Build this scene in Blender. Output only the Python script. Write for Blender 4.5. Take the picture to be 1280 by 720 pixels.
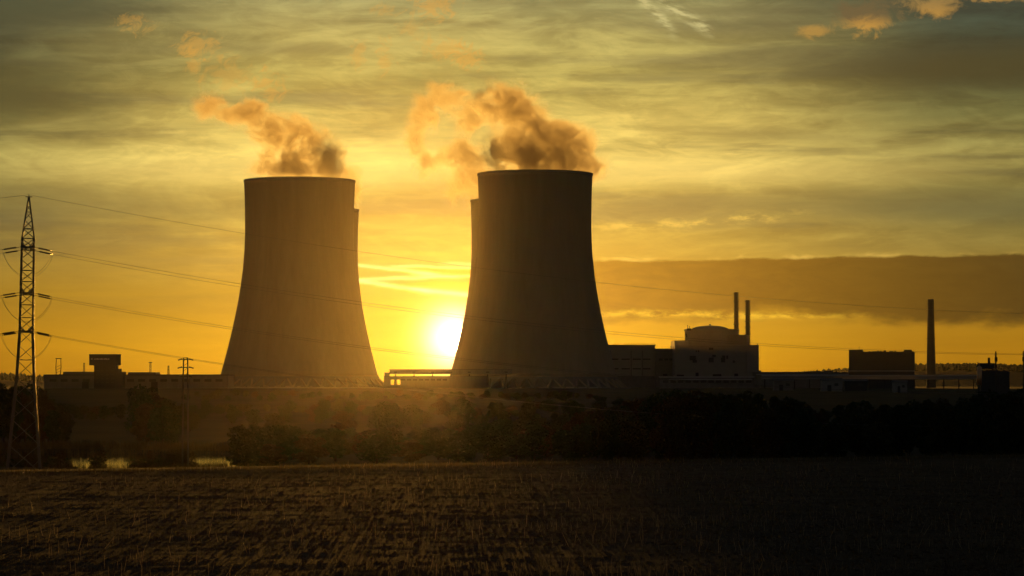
import bpy, bmesh, math, random
import numpy as np
from mathutils import Vector, Matrix
R = math.radians
random.seed(7)
rng = np.random.default_rng(7)

for o in list(bpy.data.objects):
    bpy.data.objects.remove(o)
S = bpy.context.scene
COL = S.collection

# ------------------------------------------------------------------ camera
F = 3486.0                       # focal length in pixels of a 1280 wide frame (98 mm lens)
PITCH = math.atan(120 / F)
EYE = 6.0
cam = bpy.data.objects.new('camera', bpy.data.cameras.new('camera'))
COL.objects.link(cam)
cam.location = (0, 0, EYE)
cam.rotation_euler = (R(90) + PITCH, 0, 0)
cam.data.sensor_width = 36
cam.data.lens = 36 * F / 1280
cam.data.clip_start = 0.5
cam.data.clip_end = 40000
S.camera = cam

# ------------------------------------------------------------------ light, sky, exposure
SUN_AZ, SUN_EL = R(-1.19), R(0.95)
SUN_COLOR = (1.0, 0.45, 0.06)
SUN_STRENGTH = 1.7
HAZE_DENSITY = 0.0000050
HAZE_ANISO = 0.93
sun = bpy.data.objects.new('sun', bpy.data.lights.new('sun', 'SUN'))
COL.objects.link(sun)
sun.data.energy = SUN_STRENGTH
sun.data.angle = R(0.5)
sun.data.color = SUN_COLOR
sdir = Vector((math.sin(SUN_AZ) * math.cos(SUN_EL), math.cos(SUN_AZ) * math.cos(SUN_EL), math.sin(SUN_EL)))
sun.rotation_euler = sdir.to_track_quat('Z', 'Y').to_euler()
sun.location = (0, 0, 300)

S.view_settings.view_transform = 'Standard'
S.view_settings.look = 'None'
S.view_settings.exposure = 0.0
S.view_settings.gamma = 1.0
S.view_settings.use_curve_mapping = False
S.render.engine = 'CYCLES'
S.cycles.use_denoising = True
S.cycles.denoiser = 'OPENIMAGEDENOISE'
S.cycles.max_bounces = 8
S.cycles.volume_bounces = 3
S.cycles.diffuse_bounces = 2
S.cycles.glossy_bounces = 2
S.cycles.transparent_max_bounces = 8
S.cycles.sample_clamp_indirect = 4.0
S.cycles.volume_max_steps = 256


class N:
    """A float socket with arithmetic, so that node maths reads as a formula."""
    nt = None

    def __init__(self, sock):
        self.s = sock

    @staticmethod
    def op(kind, *args, clamp=False):
        n = N.nt.nodes.new('ShaderNodeMath')
        n.operation = kind
        n.use_clamp = clamp
        for i, a in enumerate(args):
            if isinstance(a, N):
                N.nt.links.new(a.s, n.inputs[i])
            else:
                n.inputs[i].default_value = float(a)
        return N(n.outputs[0])

    def __add__(s, o): return N.op('ADD', s, o)
    __radd__ = __add__
    def __sub__(s, o): return N.op('SUBTRACT', s, o)
    def __rsub__(s, o): return N.op('SUBTRACT', o, s)
    def __mul__(s, o): return N.op('MULTIPLY', s, o)
    __rmul__ = __mul__
    def __truediv__(s, o): return N.op('DIVIDE', s, o)
    def __rtruediv__(s, o): return N.op('DIVIDE', o, s)
    def __pow__(s, o): return N.op('POWER', s, o)
    def abs(s): return N.op('ABSOLUTE', s)
    def clamp(s): return N.op('ADD', s, 0.0, clamp=True)
    def max(s, o): return N.op('MAXIMUM', s, o)
    def min(s, o): return N.op('MINIMUM', s, o)


def smooth(x, a, b):
    n = N.nt.nodes.new('ShaderNodeMapRange')
    n.interpolation_type = 'SMOOTHSTEP'
    N.nt.links.new(x.s, n.inputs['Value'])
    n.inputs['From Min'].default_value = a
    n.inputs['From Max'].default_value = b
    if a > b:
        n.inputs['From Min'].default_value = b
        n.inputs['From Max'].default_value = a
        n.inputs['To Min'].default_value = 1.0
        n.inputs['To Max'].default_value = 0.0
    return N(n.outputs[0])


def gauss(d, w):
    q = d / w
    return N.op('EXPONENT', q * q * -1.0)


def vec(x, y, z=0.0):
    n = N.nt.nodes.new('ShaderNodeCombineXYZ')
    for i, a in enumerate((x, y, z)):
        if isinstance(a, N):
            N.nt.links.new(a.s, n.inputs[i])
        else:
            n.inputs[i].default_value = a
    return n.outputs[0]


def noise(v, scale=1.0, detail=4.0, rough=0.55, distort=0.0, dims='3D'):
    n = N.nt.nodes.new('ShaderNodeTexNoise')
    n.noise_dimensions = dims
    N.nt.links.new(v, n.inputs['Vector'])
    n.inputs['Scale'].default_value = scale
    n.inputs['Detail'].default_value = detail
    n.inputs['Roughness'].default_value = rough
    n.inputs['Distortion'].default_value = distort
    return N(n.outputs[0])


def ramp(x, lo, hi, stops):
    t = N.op('DIVIDE', x - lo, hi - lo, clamp=True)
    n = N.nt.nodes.new('ShaderNodeValToRGB')
    N.nt.links.new(t.s, n.inputs[0])
    e = n.color_ramp.elements
    while len(e) < len(stops):
        e.new(0.5)
    for i, (p, c) in enumerate(stops):
        e[i].position = (p - lo) / (hi - lo)
        e[i].color = (*c, 1)
    return n.outputs[0]


def mixc(fac, a, b, blend='MIX'):
    n = N.nt.nodes.new('ShaderNodeMix')
    n.data_type = 'RGBA'
    n.blend_type = blend
    n.clamp_factor = True
    for i, v in ((0, fac), (6, a), (7, b)):
        if isinstance(v, N):
            N.nt.links.new(v.s, n.inputs[i])
        elif isinstance(v, (int, float)):
            n.inputs[i].default_value = v
        elif isinstance(v, tuple):
            n.inputs[i].default_value = (*v, 1)
        else:
            N.nt.links.new(v, n.inputs[i])
    return n.outputs[2]


def scalec(c, k):
    """colour times float"""
    n = N.nt.nodes.new('ShaderNodeVectorMath')
    n.operation = 'SCALE'
    if isinstance(c, tuple):
        n.inputs[0].default_value = c
    else:
        N.nt.links.new(c, n.inputs[0])
    if isinstance(k, N):
        N.nt.links.new(k.s, n.inputs['Scale'])
    else:
        n.inputs['Scale'].default_value = k
    return n.outputs[0]


def addc(a, b):
    n = N.nt.nodes.new('ShaderNodeVectorMath')
    n.operation = 'ADD'
    N.nt.links.new(a, n.inputs[0])
    N.nt.links.new(b, n.inputs[1])
    return n.outputs[0]


def build_world():
    W = bpy.data.worlds.new('World')
    S.world = W
    W.use_nodes = True
    nt = W.node_tree
    N.nt = nt
    for n in list(nt.nodes):
        nt.nodes.remove(n)
    out = nt.nodes.new('ShaderNodeOutputWorld')
    bg = nt.nodes.new('ShaderNodeBackground')
    nt.links.new(bg.outputs[0], out.inputs[0])
    STRENGTH = 0.1
    bg.inputs[1].default_value = STRENGTH
    sky = nt.nodes.new('ShaderNodeTexSky')
    sky.sky_type = 'NISHITA'
    sky.sun_disc = False
    sky.sun_elevation = SUN_EL
    sky.sun_rotation = SUN_AZ
    sky.dust_density = 2.0
    tc = nt.nodes.new('ShaderNodeTexCoord')
    sx = nt.nodes.new('ShaderNodeSeparateXYZ')
    nt.links.new(tc.outputs['Generated'], sx.inputs[0])
    dx, dy, dz = (N(sx.outputs[i]) for i in range(3))
    # azimuth and elevation of the view direction; one unit is 1/60.84 degree
    U = 180 / math.pi * 60.84
    az = N.op('ARCTAN2', dx, dy) * U + 640.0
    el = N.op('ARCSINE', dz) * U
    Y = 480.0 - el
    sun_az, sun_el = 640 + math.degrees(SUN_AZ) * 60.84, math.degrees(SUN_EL) * 60.84

    warp = noise(vec(az / 170.0, Y / 55.0), 1, 4, 0.55) - 0.5
    warp2 = noise(vec(az / 60.0, Y / 30.0, 9.0), 1, 4, 0.6) - 0.5
    fine = noise(vec(az / 34.0, Y / 12.0, 4.0), 1, 5, 0.65)
    Yw = Y + warp * 26.0
    E = 480.0 - Yw
    centre = ramp(E, 0, 700, [
        (0, (.64, .275, .002)), (45, (.66, .33, .004)), (110, (.47, .28, .019)), (170, (.50, .345, .053)),
        (235, (.56, .41, .085)), (275, (.86, .65, .16)), (330, (.64, .48, .115)), (385, (.50, .41, .105)),
        (440, (.46, .39, .12)), (480, (.33, .31, .12)), (700, (.10, .12, .07))])
    edge = ramp(E, 0, 700, [
        (0, (.40, .165, .003)), (60, (.37, .18, .007)), (110, (.30, .175, .014)), (170, (.24, .19, .042)),
        (215, (.145, .145, .045)), (250, (.20, .18, .05)), (285, (.36, .31, .085)), (330, (.15, .15, .047)),
        (380, (.044, .058, .027)), (430, (.040, .060, .035)), (480, (.038, .066, .05)), (700, (.03, .05, .05))])
    side = (az - 575.0 + warp * 120.0).abs()
    fside = smooth(side, 180, 640)
    col = mixc(fside, centre, edge)
    # stratus sheets: long soft bands, darker and greener where the cloud is thick
    b1 = noise(vec(az / 620.0, Y / 46.0, 2.0), 1, 5, 0.55, 0.25)
    b2 = noise(vec(az / 240.0 + Y / 260.0, Y / 15.0, 7.0), 1, 4, 0.6, 0.2)
    hi = smooth(E, 60, 260)
    c1 = noise(vec(az / 210.0 + Y / 300.0, Y / 52.0, 41.0), 1, 9, 0.6, 0.9)
    c2 = noise(vec(az / 74.0 - Y / 120.0, Y / 21.0, 53.0), 1, 9, 0.64, 1.2)
    crisp = (smooth(c1, .44, .6) - .5) * .27 + (smooth(c2, .42, .62) - .5) * .14
    b2w = noise(vec(az / 130.0 + Y / 90.0, Y / 22.0, 17.0), 1, 6, 0.62, 0.5)
    b3 = noise(vec(az / 70.0 + Y / 60.0, Y / 9.0, 27.0), 1, 6, 0.68, 0.8)
    k = 1.0 + ((b1 - 0.5) * 1.3 + (b2 - 0.5) * 0.35 + (b2w - 0.5) * 0.5 + (b3 - 0.5) * 0.12) * (0.3 + 0.7 * hi) + crisp * (.12 + .88 * hi)
    col = scalec(col, k)
    thick = smooth(b1, 0.5, 0.34) * hi
    col = mixc(thick * 0.55, col, scalec(mixc(fside, (.26, .225, .085), (.055, .066, .036)), 1.0))

    def blob(cx, cy, rx, ry, slope=0.0, soft=1.0, nz=0.0, src=None):
        ux = (az - cx) / rx
        uy = (Y - cy - (az - cx) * slope) / ry
        d = N.op('SQRT', ux * ux + uy * uy)
        if nz:
            d = d + (src if src is not None else warp2) * nz
        return smooth(d, 1.0, max(0.0, 1.0 - soft))

    # heavier grey patches in the upper corners and to the sides
    for (cx, cy, rx, ry, s, amt, c) in [
            (10, 130, 210, 66, 0.05, .9, (.075, .078, .028)), (30, 15, 250, 46, 0, .8, (.062, .08, .04)),
            (1240, 92, 330, 40, 0.0, .85, (.055, .055, .021)), (1200, 262, 440, 27, 0.02, .55, (.10, .115, .05)),
            (150, 262, 330, 26, 0.03, .42, (.16, .145, .045)), (30, 275, 110, 22, 0, .45, (.09, .10, .05)),
            (980, 172, 250, 14, .05, .35, (.22, .18, .06)), (330, 62, 260, 16, 0.0, .4, (.17, .15, .06)),
            (880, 30, 200, 24, 0.0, .35, (.15, .145, .075))]:
        col = mixc(blob(cx, cy, rx, ry, s, 1.0, 0.9, warp) * amt, col, c)
    # bright slot of clear sky over the towers
    slot = gauss(Y - 216.0 + warp * 16.0, 19.0) * smooth((az - 600.0).abs(), 760, 160)
    col = mixc(slot * 0.5, col, (.95, .70, .19))
    # sharp upper lip of the low stratus deck on both sides
    lipL = smooth(Y + warp2 * 9.0, 232, 240) * smooth(Y, 300, 240) * smooth(az + warp * 160.0, 470, 120)
    lipR = smooth(Y + warp2 * 9.0, 233, 243) * smooth(Y, 296, 240) * smooth(az + warp * 160.0, 720, 1000)
    col = mixc((lipL + lipR).clamp() * 0.42, col, mixc(fside, (.42, .32, .085), (.14, .13, .045)))
    # thin golden streaks in that deck
    st = gauss(Y - 278.0 - (az - 870.0) * -0.06 + warp2 * 16.0, 6.5) * smooth((az - 860.0).abs(), 190, 60) * smooth(fine, .42, .68)
    col = mixc(st * 0.8, col, (.80, .55, .10))
    # the cloud bank low on the right, ragged below
    top = Y - 326.0 + (az - 740.0) * 0.012 + warp2 * 10.0 + (c2 - .5) * 12.0
    bot = Y - 399.0 + (warp * 64.0) + warp2 * 26.0 - smooth(az, 950, 1250) * 6.0
    bank = smooth(top, -1.5, 3.0) * smooth(bot, 9.0, -13.0) * smooth(az, 640, 760)
    bankcol = ramp(az, 640, 1400, [(640, (.42, .22, .008)), (790, (.27, .145, .007)), (950, (.175, .098, .007)),
                                   (1130, (.085, .058, .008)), (1280, (.042, .037, .011)), (1400, (.035, .032, .012))])
    bankcol = scalec(bankcol, 0.20 + fine * 0.30 + c2 * 0.5)
    col = mixc(bank * 0.93, col, bankcol)
    fr = gauss(top + 1.5, 2.2) * smooth(az, 640, 760) * smooth(noise(vec(az / 75.0, 3.0), 1, 3), .46, .66)
    col = mixc(fr * 0.9, col, ramp(az, 640, 1400, [(640, (.9, .6, .12)), (1280, (.5, .34, .07)), (1400, (.3, .2, .05))]))
    low = gauss(Y - 391.0 - (az - 740.0) * 0.02 + warp2 * 20.0, 4.0) * smooth((az - 880.0).abs(), 240, 90) * smooth(fine, .36, .6)
    col = mixc(low * 0.7, col, (.88, .56, .04))
    # small dark tongues with burning rims, just left of the hidden half of the sun
    for (x0, x1, y0, y1, w) in [(455, 640, 337, 343, 6.0), (462, 640, 358, 362, 9.0)]:
        s = (y1 - y0) / (x1 - x0)
        t = smooth(az, x0 - 5, x0 + 90)
        d = (Y - y0 - (az - x0) * s + warp2 * 7.0).abs() / (t * w + 0.4)
        col = mixc(smooth(d, 1.15, 0.7) * t * smooth(az, 760, 660) * 0.75, col, (.80, .38, .008))
    for (x0, x1, y0, y1, w, amt) in [(440, 545, 331, 343, 2.2, .9), (520, 575, 343, 346, 2.6, .7), (490, 640, 333, 336, 1.8, .8),
                                     (440, 530, 351, 347, 2.3, .8), (525, 610, 347, 344, 1.6, .6),
                                     (446, 532, 352, 363, 2.6, 1.0), (520, 640, 362, 374, 3.2, 1.3), (555, 600, 329, 331, 1.8, .6)]:
        s = (y1 - y0) / (x1 - x0)
        d = Y - y0 - (az - x0) * s + warp2 * 6.0
        m = gauss(d, w) * smooth(az, x0 - 14, x0 + 16) * smooth(az, x1 + 14, x1 - 16)
        col = addc(col, scalec((.75, .62, .22), m * (0.6 + 0.7 * fine) * amt))
    # two combed cirrus streaks high up
    for (x0, x1, y0, y1, w) in [(796, 846, -4, 44, 9), (826, 892, 4, 42, 8)]:
        s = (y1 - y0) / (x1 - x0)
        d = Y - y0 - (az - x0) * s + warp2 * 10.0
        comb = noise(vec(az / 26.0 - Y / 9.0, Y / 20.0 + az / 60.0, 31.0), 1, 4, 0.65)
        m = gauss(d, w) * smooth(az, x0 - 12, x0 + 10) * smooth(az, x1 + 6, x1 - 14) * smooth(comb, .36, .62)
        col = mixc(m * 0.9, col, (.66, .58, .24))
    # small cumulus, dark on top and lit from below, and thin shreds of old steam
    shred = noise(vec(az / 17.0 + Y / 40.0, Y / 14.0, 71.0), 1, 7, 0.7, 1.0) - 0.5
    puff = noise(vec(az / 30.0, Y / 19.0, 21.0), 1, 7, 0.68, .6) - 0.5
    for (cx, cy, rx, ry, amt, ratio) in [(1084, 24, 46, 24, .95, .95), (1164, 12, 38, 18, .7, .3), (1016, 43, 24, 9, .5, .0), (1246, 3, 50, 9, .85, .15),
                                         (541, 8, 26, 15, .6, 0), (480, 14, 14, 8, .35, 0), (512, 38, 16, 14, .3, 0), (552, 62, 24, 15, .45, 0),
                                         (581, 72, 20, 14, .65, 0), (447, 70, 9, 16, .4, 0), (481, 74, 10, 19, .45, 0), (250, 60, 24, 14, .5, 0),
                                         (240, 84, 10, 16, .45, 0), (285, 95, 36, 22, .35, 0), (336, 112, 18, 18, .55, 0), (168, 35, 20, 11, .4, 0)]:
        m = blob(cx, cy, rx * 1.1, ry * 1.1, 0.0, 0.8, 2.5, puff) if (ratio or cx > 1000) else blob(cx, cy, rx * 1.35, ry * 1.3, 0.0, 0.9, 4.2, shred)
        lit = (.74, .37, .06)
        if ratio:
            tone = mixc(smooth(Y - cy + puff * 34.0, -ry * .1, ry * .75), mixc(ratio, (.6, .34, .08), (.12, .095, .045)), lit)
        else:
            tone = lit
        col = mixc(m * amt * (1.0 if ratio else .85), col, tone)
    # aureole and disc of the low sun
    ax, ay = az - sun_az, el - sun_el
    r2 = ax * ax + ay * ay
    r = N.op('SQRT', r2)
    col = addc(col, scalec((1.0, .60, .035), gauss(r, 190.0) * 0.06))
    col = addc(col, scalec((1.0, .78, .10), gauss(r, 60.0) * .42))
    col = addc(col, scalec((1.0, .92, .62), gauss(r, 31.0) * 2.6))
    col = addc(col, scalec((1.0, .85, .6), smooth(r, 17.5, 15.0) * 10.0))
    # far from the sun only the plain twilight sky remains
    away = smooth(side, 800, 3000).max(smooth(E, 620, 1500))
    night = scalec(sky.outputs[0], 0.30)
    col = mixc(away, scalec(col, 0.95 / STRENGTH), mixc(0.5, night, (.27, .28, .33)))
    col = mixc(0.03, col, sky.outputs[0])
    nt.links.new(col, bg.inputs[0])
    W.cycles.sampling_method = 'MANUAL'
    W.cycles.sample_map_resolution = 2048


build_world()


# ------------------------------------------------------------------ helpers
def at(x, y, D):
    """World point at depth D (metres along Y) behind the spot x, y of the 1280 x 720 photograph."""
    a, b = (x - 640) / F, (360 - y) / F
    dy = math.cos(PITCH) - b * math.sin(PITCH)
    dz = math.sin(PITCH) + b * math.cos(PITCH)
    return Vector((a * D / dy, D, EYE + dz * D / dy))


def X(x, D):
    return at(x, 480, D).x


def Zy(y, D):
    return at(640, y, D).z


def sstep(t):
    t = np.clip(t, 0, 1)
    return t * t * (3 - 2 * t)


def lumps(x, y, s, seed=0.0):
    return (np.sin(x / s + seed) * np.cos(y / s * 1.3 + seed * 2.1) + 0.5 * np.sin(x / s * 2.3 + y / s * 1.7 + seed)
            + 0.25 * np.sin(x / s * 4.1 - y / s * 3.7 + 2 * seed))


def field_edge(x):
    return np.clip(211 + 0.55 * x, 120, 330)


def ground_z(x, y):
    x = np.asarray(x, float); y = np.asarray(y, float)
    e = field_edge(x) - 3
    z = -6.7 * sstep((y - e) / 130.0)
    z = z + sstep((y - 560) / 1140.0) * 9.7
    z = z + 0.35 * lumps(x, y, 37.0, 1.0) * sstep((y - e - 20) / 100) * (1 - sstep((y - 1500) / 250))
    pond = np.clip(1 - ((np.abs(x + 80) / 44.0) ** 4 + (np.abs(y - 476) / 54.0) ** 4), -1, 1)
    z = z - 2.0 * sstep(pond * 2.2) * (x < 0)
    ridge = np.exp(-((y - 4600) / 500.0) ** 2)
    prof = 27 * sstep((x - 300) / 400) + 10 * sstep((-x - 600) / 350) + 2.0 + 2.2 * lumps(x, 0, 95.0, 3.0) * sstep(np.abs(x) / 500.0 - .6)
    z = z + ridge * prof
    return z


def gz(x, y):
    return float(ground_z(x, y))


def mat(name, color=(.3, .3, .3), rough=0.8, metal=0.0, var=0.25, scale=0.3, spec=0.3, stretch=(1, 1, 1), bump=0.0, trans=0.0):
    m = bpy.data.materials.new(name)
    m.use_nodes = True
    nt = m.node_tree
    N.nt = nt
    b = nt.nodes['Principled BSDF']
    b.inputs['Roughness'].default_value = rough
    b.inputs['Metallic'].default_value = metal
    b.inputs['Specular IOR Level'].default_value = spec
    tc = nt.nodes.new('ShaderNodeTexCoord')
    mp = nt.nodes.new('ShaderNodeMapping')
    mp.inputs['Scale'].default_value = stretch
    nt.links.new(tc.outputs['Object'], mp.inputs[0])
    n1 = noise(mp.outputs[0], scale, 6, 0.6)
    n2 = noise(mp.outputs[0], scale * 7, 3, 0.6)
    k = 1.0 + (n1 - 0.5) * (2.2 * var) + (n2 - 0.5) * var
    c = scalec(tuple(color), k)
    nt.links.new(c, b.inputs['Base Color'])
    if bump:
        bp = nt.nodes.new('ShaderNodeBump')
        bp.inputs['Strength'].default_value = bump
        nt.links.new(n2.s, bp.inputs['Height'])
        nt.links.new(bp.outputs[0], b.inputs['Normal'])
    if trans:
        tr = nt.nodes.new('ShaderNodeBsdfTranslucent')
        nt.links.new(c, tr.inputs[0])
        mx = nt.nodes.new('ShaderNodeMixShader')
        mx.inputs[0].default_value = trans
        nt.links.new(b.outputs[0], mx.inputs[1])
        nt.links.new(tr.outputs[0], mx.inputs[2])
        nt.links.new(mx.outputs[0], nt.nodes['Material Output'].inputs[0])
    return m


class MB:
    """Collects simple solids; build() links them as one mesh object."""

    def __init__(s):
        s.v, s.f, s.n = [], [], 0

    def add(s, verts, faces):
        s.f += [tuple(i + s.n for i in f) for f in faces]
        s.v += [tuple(p) for p in verts]
        s.n = len(s.v)
        return s

    def box(s, x0, x1, y0, y1, z0, z1, M=None):
        v = [Vector((x, y, z)) for z in (z0, z1) for y in (y0, y1) for x in (x0, x1)]
        if M:
            v = [M @ p for p in v]
        return s.add(v, [(0, 2, 3, 1), (4, 5, 7, 6), (0, 1, 5, 4), (2, 6, 7, 3), (0, 4, 6, 2), (1, 3, 7, 5)])

    def bar(s, a, b, w, h=None):
        a, b = Vector(a), Vector(b)
        h = h or w
        d = (b - a).normalized()
        up = Vector((0, 0, 1)) if abs(d.z) < 0.95 else Vector((0, 1, 0))
        u = d.cross(up).normalized() * (w / 2)
        t = d.cross(u).normalized() * (h / 2)
        v = [p + su * u + st * t for p in (a, b) for (su, st) in ((-1, -1), (1, -1), (1, 1), (-1, 1))]
        return s.add(v, [(3, 2, 1, 0), (4, 5, 6, 7), (0, 1, 5, 4), (1, 2, 6, 5), (2, 3, 7, 6), (3, 0, 4, 7)])

    def tube(s, pts, rad, seg=6, caps=True):
        pts = [Vector(p) for p in pts]
        if not hasattr(rad, '__len__'):
            rad = [rad] * len(pts)
        rings = []
        for i, p in enumerate(pts):
            d = (pts[min(i + 1, len(pts) - 1)] - pts[max(i - 1, 0)]).normalized()
            up = Vector((0, 0, 1)) if abs(d.z) < 0.9 else Vector((1, 0, 0))
            u = d.cross(up).normalized()
            w = d.cross(u).normalized()
            rings.append([p + rad[i] * (math.cos(2 * math.pi * k / seg) * u + math.sin(2 * math.pi * k / seg) * w) for k in range(seg)])
        v = [q for r in rings for q in r]
        f = [(i * seg + k, i * seg + (k + 1) % seg, (i + 1) * seg + (k + 1) % seg, (i + 1) * seg + k)
             for i in range(len(pts) - 1) for k in range(seg)]
        if caps:
            f += [tuple(range(seg))[::-1], tuple((len(pts) - 1) * seg + k for k in range(seg))]
        return s.add(v, f)

    def lathe(s, prof, seg=32, c=(0, 0, 0), closed=False):
        """prof: (r, z) pairs round the Z axis through c"""
        v, f = [], []
        for (r, z) in prof:
            for k in range(seg):
                a = 2 * math.pi * k / seg
                v.append((c[0] + r * math.cos(a), c[1] + r * math.sin(a), c[2] + z))
        n = len(prof)
        for i in range(n if closed else n - 1):
            j = (i + 1) % n
            for k in range(seg):
                f.append((i * seg + k, i * seg + (k + 1) % seg, j * seg + (k + 1) % seg, j * seg + k))
        return s.add(v, f)

    def build(s, name, m, parent=None, smooth=False):
        me = bpy.data.meshes.new(name)
        me.from_pydata(s.v, [], s.f)
        if smooth:
            me.polygons.foreach_set('use_smooth', [True] * len(me.polygons))
        me.materials.append(m)
        o = bpy.data.objects.new(name, me)
        COL.objects.link(o)
        if parent:
            o.parent = parent
        return o


def tag(o, label=None, cat=None, group=None, kind=None):
    for k, v in (('label', label), ('category', cat), ('group', group), ('kind', kind)):
        if v:
            o[k] = v
    return o


def thing(name, label, cat, loc, rz=0.0, group=None):
    o = bpy.data.objects.new(name, None)
    COL.objects.link(o)
    o.location = loc
    o.rotation_euler = (0, 0, rz)
    o.empty_display_size = 1
    return tag(o, label, cat, group)


def copy_tree(o, parent=None):
    c = o.copy()
    COL.objects.link(c)
    if parent:
        c.parent = parent
    for ch in KIDS.get(o.name, []):
        copy_tree(ch, c)
    return c


KIDS = {}


def note_kids(*roots):
    for o in list(COL.objects):
        if o.parent:
            KIDS.setdefault(o.parent.name, [])
            if o not in KIDS[o.parent.name]:
                KIDS[o.parent.name].append(o)


# ------------------------------------------------------------------ materials
M_conc = mat('tower_concrete', (.32, .275, .21), .9, var=.24, scale=.05, stretch=(1, 1, .13))
M_conc2 = mat('plain_concrete', (.34, .32, .29), .9, var=.25, scale=.12)
M_clad = mat('pale_cladding', (.40, .38, .34), .7, var=.18, scale=.1, stretch=(1, 1, 4))
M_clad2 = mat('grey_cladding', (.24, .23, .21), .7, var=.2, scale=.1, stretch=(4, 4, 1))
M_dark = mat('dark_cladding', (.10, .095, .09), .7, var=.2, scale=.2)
M_roof = mat('roof_felt', (.16, .155, .15), .9, var=.2, scale=.1)
M_palero = mat('pale_sheet_roof', (.55, .53, .5), .45, var=.15, scale=.2, spec=.5)
M_glass = mat('dark_glass', (.10, .095, .085), .3, var=.1, spec=.6)
M_steel = mat('galvanised_steel', (.12, .115, .11), .42, metal=.75, var=.2, scale=.8)
M_rust = mat('dark_painted_steel', (.09, .075, .065), .6, metal=.3, var=.3, scale=.6)
M_insul = mat('insulator_glaze', (.07, .045, .035), .25, var=.1, spec=.6)
M_wire = mat('aluminium_wire', (.16, .15, .14), .5, metal=.6, var=.1)
M_tank = mat('sun_tinted_tank_metal', (.85, .48, .24), .32, metal=1.0, var=.12, scale=.5)  # steel with the orange glow of the low sun put into its base colour
M_sign = mat('pale_sign_panel', (.78, .76, .66), .4, var=.1, spec=.6)
M_bark = mat('bark', (.06, .045, .032), .95, var=.35, scale=2)
M_leafA = mat('leaf_dark_green', (.035, .055, .018), .75, var=.4, scale=.35, trans=.3, spec=.15)
M_leafB = mat('leaf_olive', (.055, .06, .02), .75, var=.4, scale=.35, trans=.3, spec=.15)
M_leafC = mat('leaf_autumn_brown', (.07, .05, .02), .8, var=.4, scale=.35, trans=.3, spec=.15)
M_reed = mat('dry_reed', (.10, .08, .035), .8, var=.4, scale=.8, trans=.4, spec=.1)
M_straw = mat('straw_stalk', (.10, .08, .055), .6, var=.8, scale=1.2, trans=.2, spec=.3)
M_stalk = mat('bleached_stalk', (.36, .29, .18), .45, var=.5, scale=2.0, trans=.35, spec=.4)
M_wood = mat('weathered_pole', (.10, .085, .07), .75, var=.3, scale=1.5)


def ground_material(name, a, b, scale):
    m = bpy.data.materials.new(name)
    m.use_nodes = True
    nt = m.node_tree
    N.nt = nt
    bs = nt.nodes['Principled BSDF']
    bs.inputs['Roughness'].default_value = 0.95
    bs.inputs['Specular IOR Level'].default_value = 0.1
    tc = nt.nodes.new('ShaderNodeTexCoord')
    n1 = noise(tc.outputs['Object'], scale, 7, .62)
    n2 = noise(tc.outputs['Object'], scale * 14, 4, .65)
    c = mixc(smooth(n1 * 0.7 + n2 * 0.3, .38, .62), a, b)
    nt.links.new(c, bs.inputs['Base Color'])
    bp = nt.nodes.new('ShaderNodeBump')
    bp.inputs['Strength'].default_value = 0.6
    bp.inputs['Distance'].default_value = 0.15
    nt.links.new(n2.s, bp.inputs['Height'])
    nt.links.new(bp.outputs[0], bs.inputs['Normal'])
    return m


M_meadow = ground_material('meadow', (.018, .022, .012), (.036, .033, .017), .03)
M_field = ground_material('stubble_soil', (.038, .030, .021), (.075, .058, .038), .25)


# ------------------------------------------------------------------ the setting: ground, field, pond, haze
def sheet(name, xs, ys, zf, m, keep=None):
    gx, gy = np.meshgrid(xs, ys)
    z = zf(gx, gy)
    nx, ny = len(xs), len(ys)
    v = np.stack([gx.ravel(), gy.ravel(), z.ravel()], 1)
    i = np.arange((ny - 1) * nx).reshape(ny - 1, nx)[:, :-1].ravel()
    f = np.stack([i, i + 1, i + nx + 1, i + nx], 1)
    if keep is not None:
        cx, cy = v[f].mean(1)[:, 0], v[f].mean(1)[:, 1]
        f = f[keep(cx, cy)]
    me = bpy.data.meshes.new(name)
    me.from_pydata(v.tolist(), [], f.tolist())
    me.polygons.foreach_set('use_smooth', [True] * len(me.polygons))
    me.materials.append(m)
    o = bpy.data.objects.new(name, me)
    COL.objects.link(o)
    return tag(o, kind='structure')


def axis(*segs):
    out = []
    for a, b, st in segs:
        out += list(np.arange(a, b, st))
    return np.array(out + [segs[-1][1]], float)


gxs = axis((-5200, -1500, 150), (-1500, -300, 40), (-300, 300, 6), (300, 1500, 40), (1500, 5200, 150))
gys = axis((-300, 60, 30), (60, 700, 5), (700, 2000, 30), (2000, 4000, 120), (4000, 5300, 60))


def ground_under(x, y):
    z = ground_z(x, y)
    return np.where(y < field_edge(x) - 8, z - 0.6, z)


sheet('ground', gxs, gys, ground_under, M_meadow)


_G = rng.random((257, 257))


def vnoise(x, y, s):
    u, v = np.asarray(x, float) / s + 500.3, np.asarray(y, float) / s + 500.7
    i, j = np.floor(u).astype(int), np.floor(v).astype(int)
    a, b = u - i, v - j
    a, b = a * a * (3 - 2 * a), b * b * (3 - 2 * b)
    g = lambda p, q: _G[p % 257, q % 257]
    return (g(i, j) * (1 - a) + g(i + 1, j) * a) * (1 - b) + (g(i, j + 1) * (1 - a) + g(i + 1, j + 1) * a) * b - .5


def field_z(x, y):
    e = field_edge(x)
    near = 0.07 * vnoise(x, y, 14.0) + 0.035 * vnoise(x, y + 77, 3.1) + 0.05 * vnoise(x + 31, y, 1.1)
    return near - 1.5 * sstep((y - e + 4) / 7.0)


fx = axis((-160, -50, 3), (-50, 50, .7), (50, 160, 3))
fy = axis((-120, 60, 6), (60, 300, .7))
field = sheet('field', fx, fy, field_z, M_field, keep=lambda cx, cy: cy < field_edge(cx) + 2)


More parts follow.
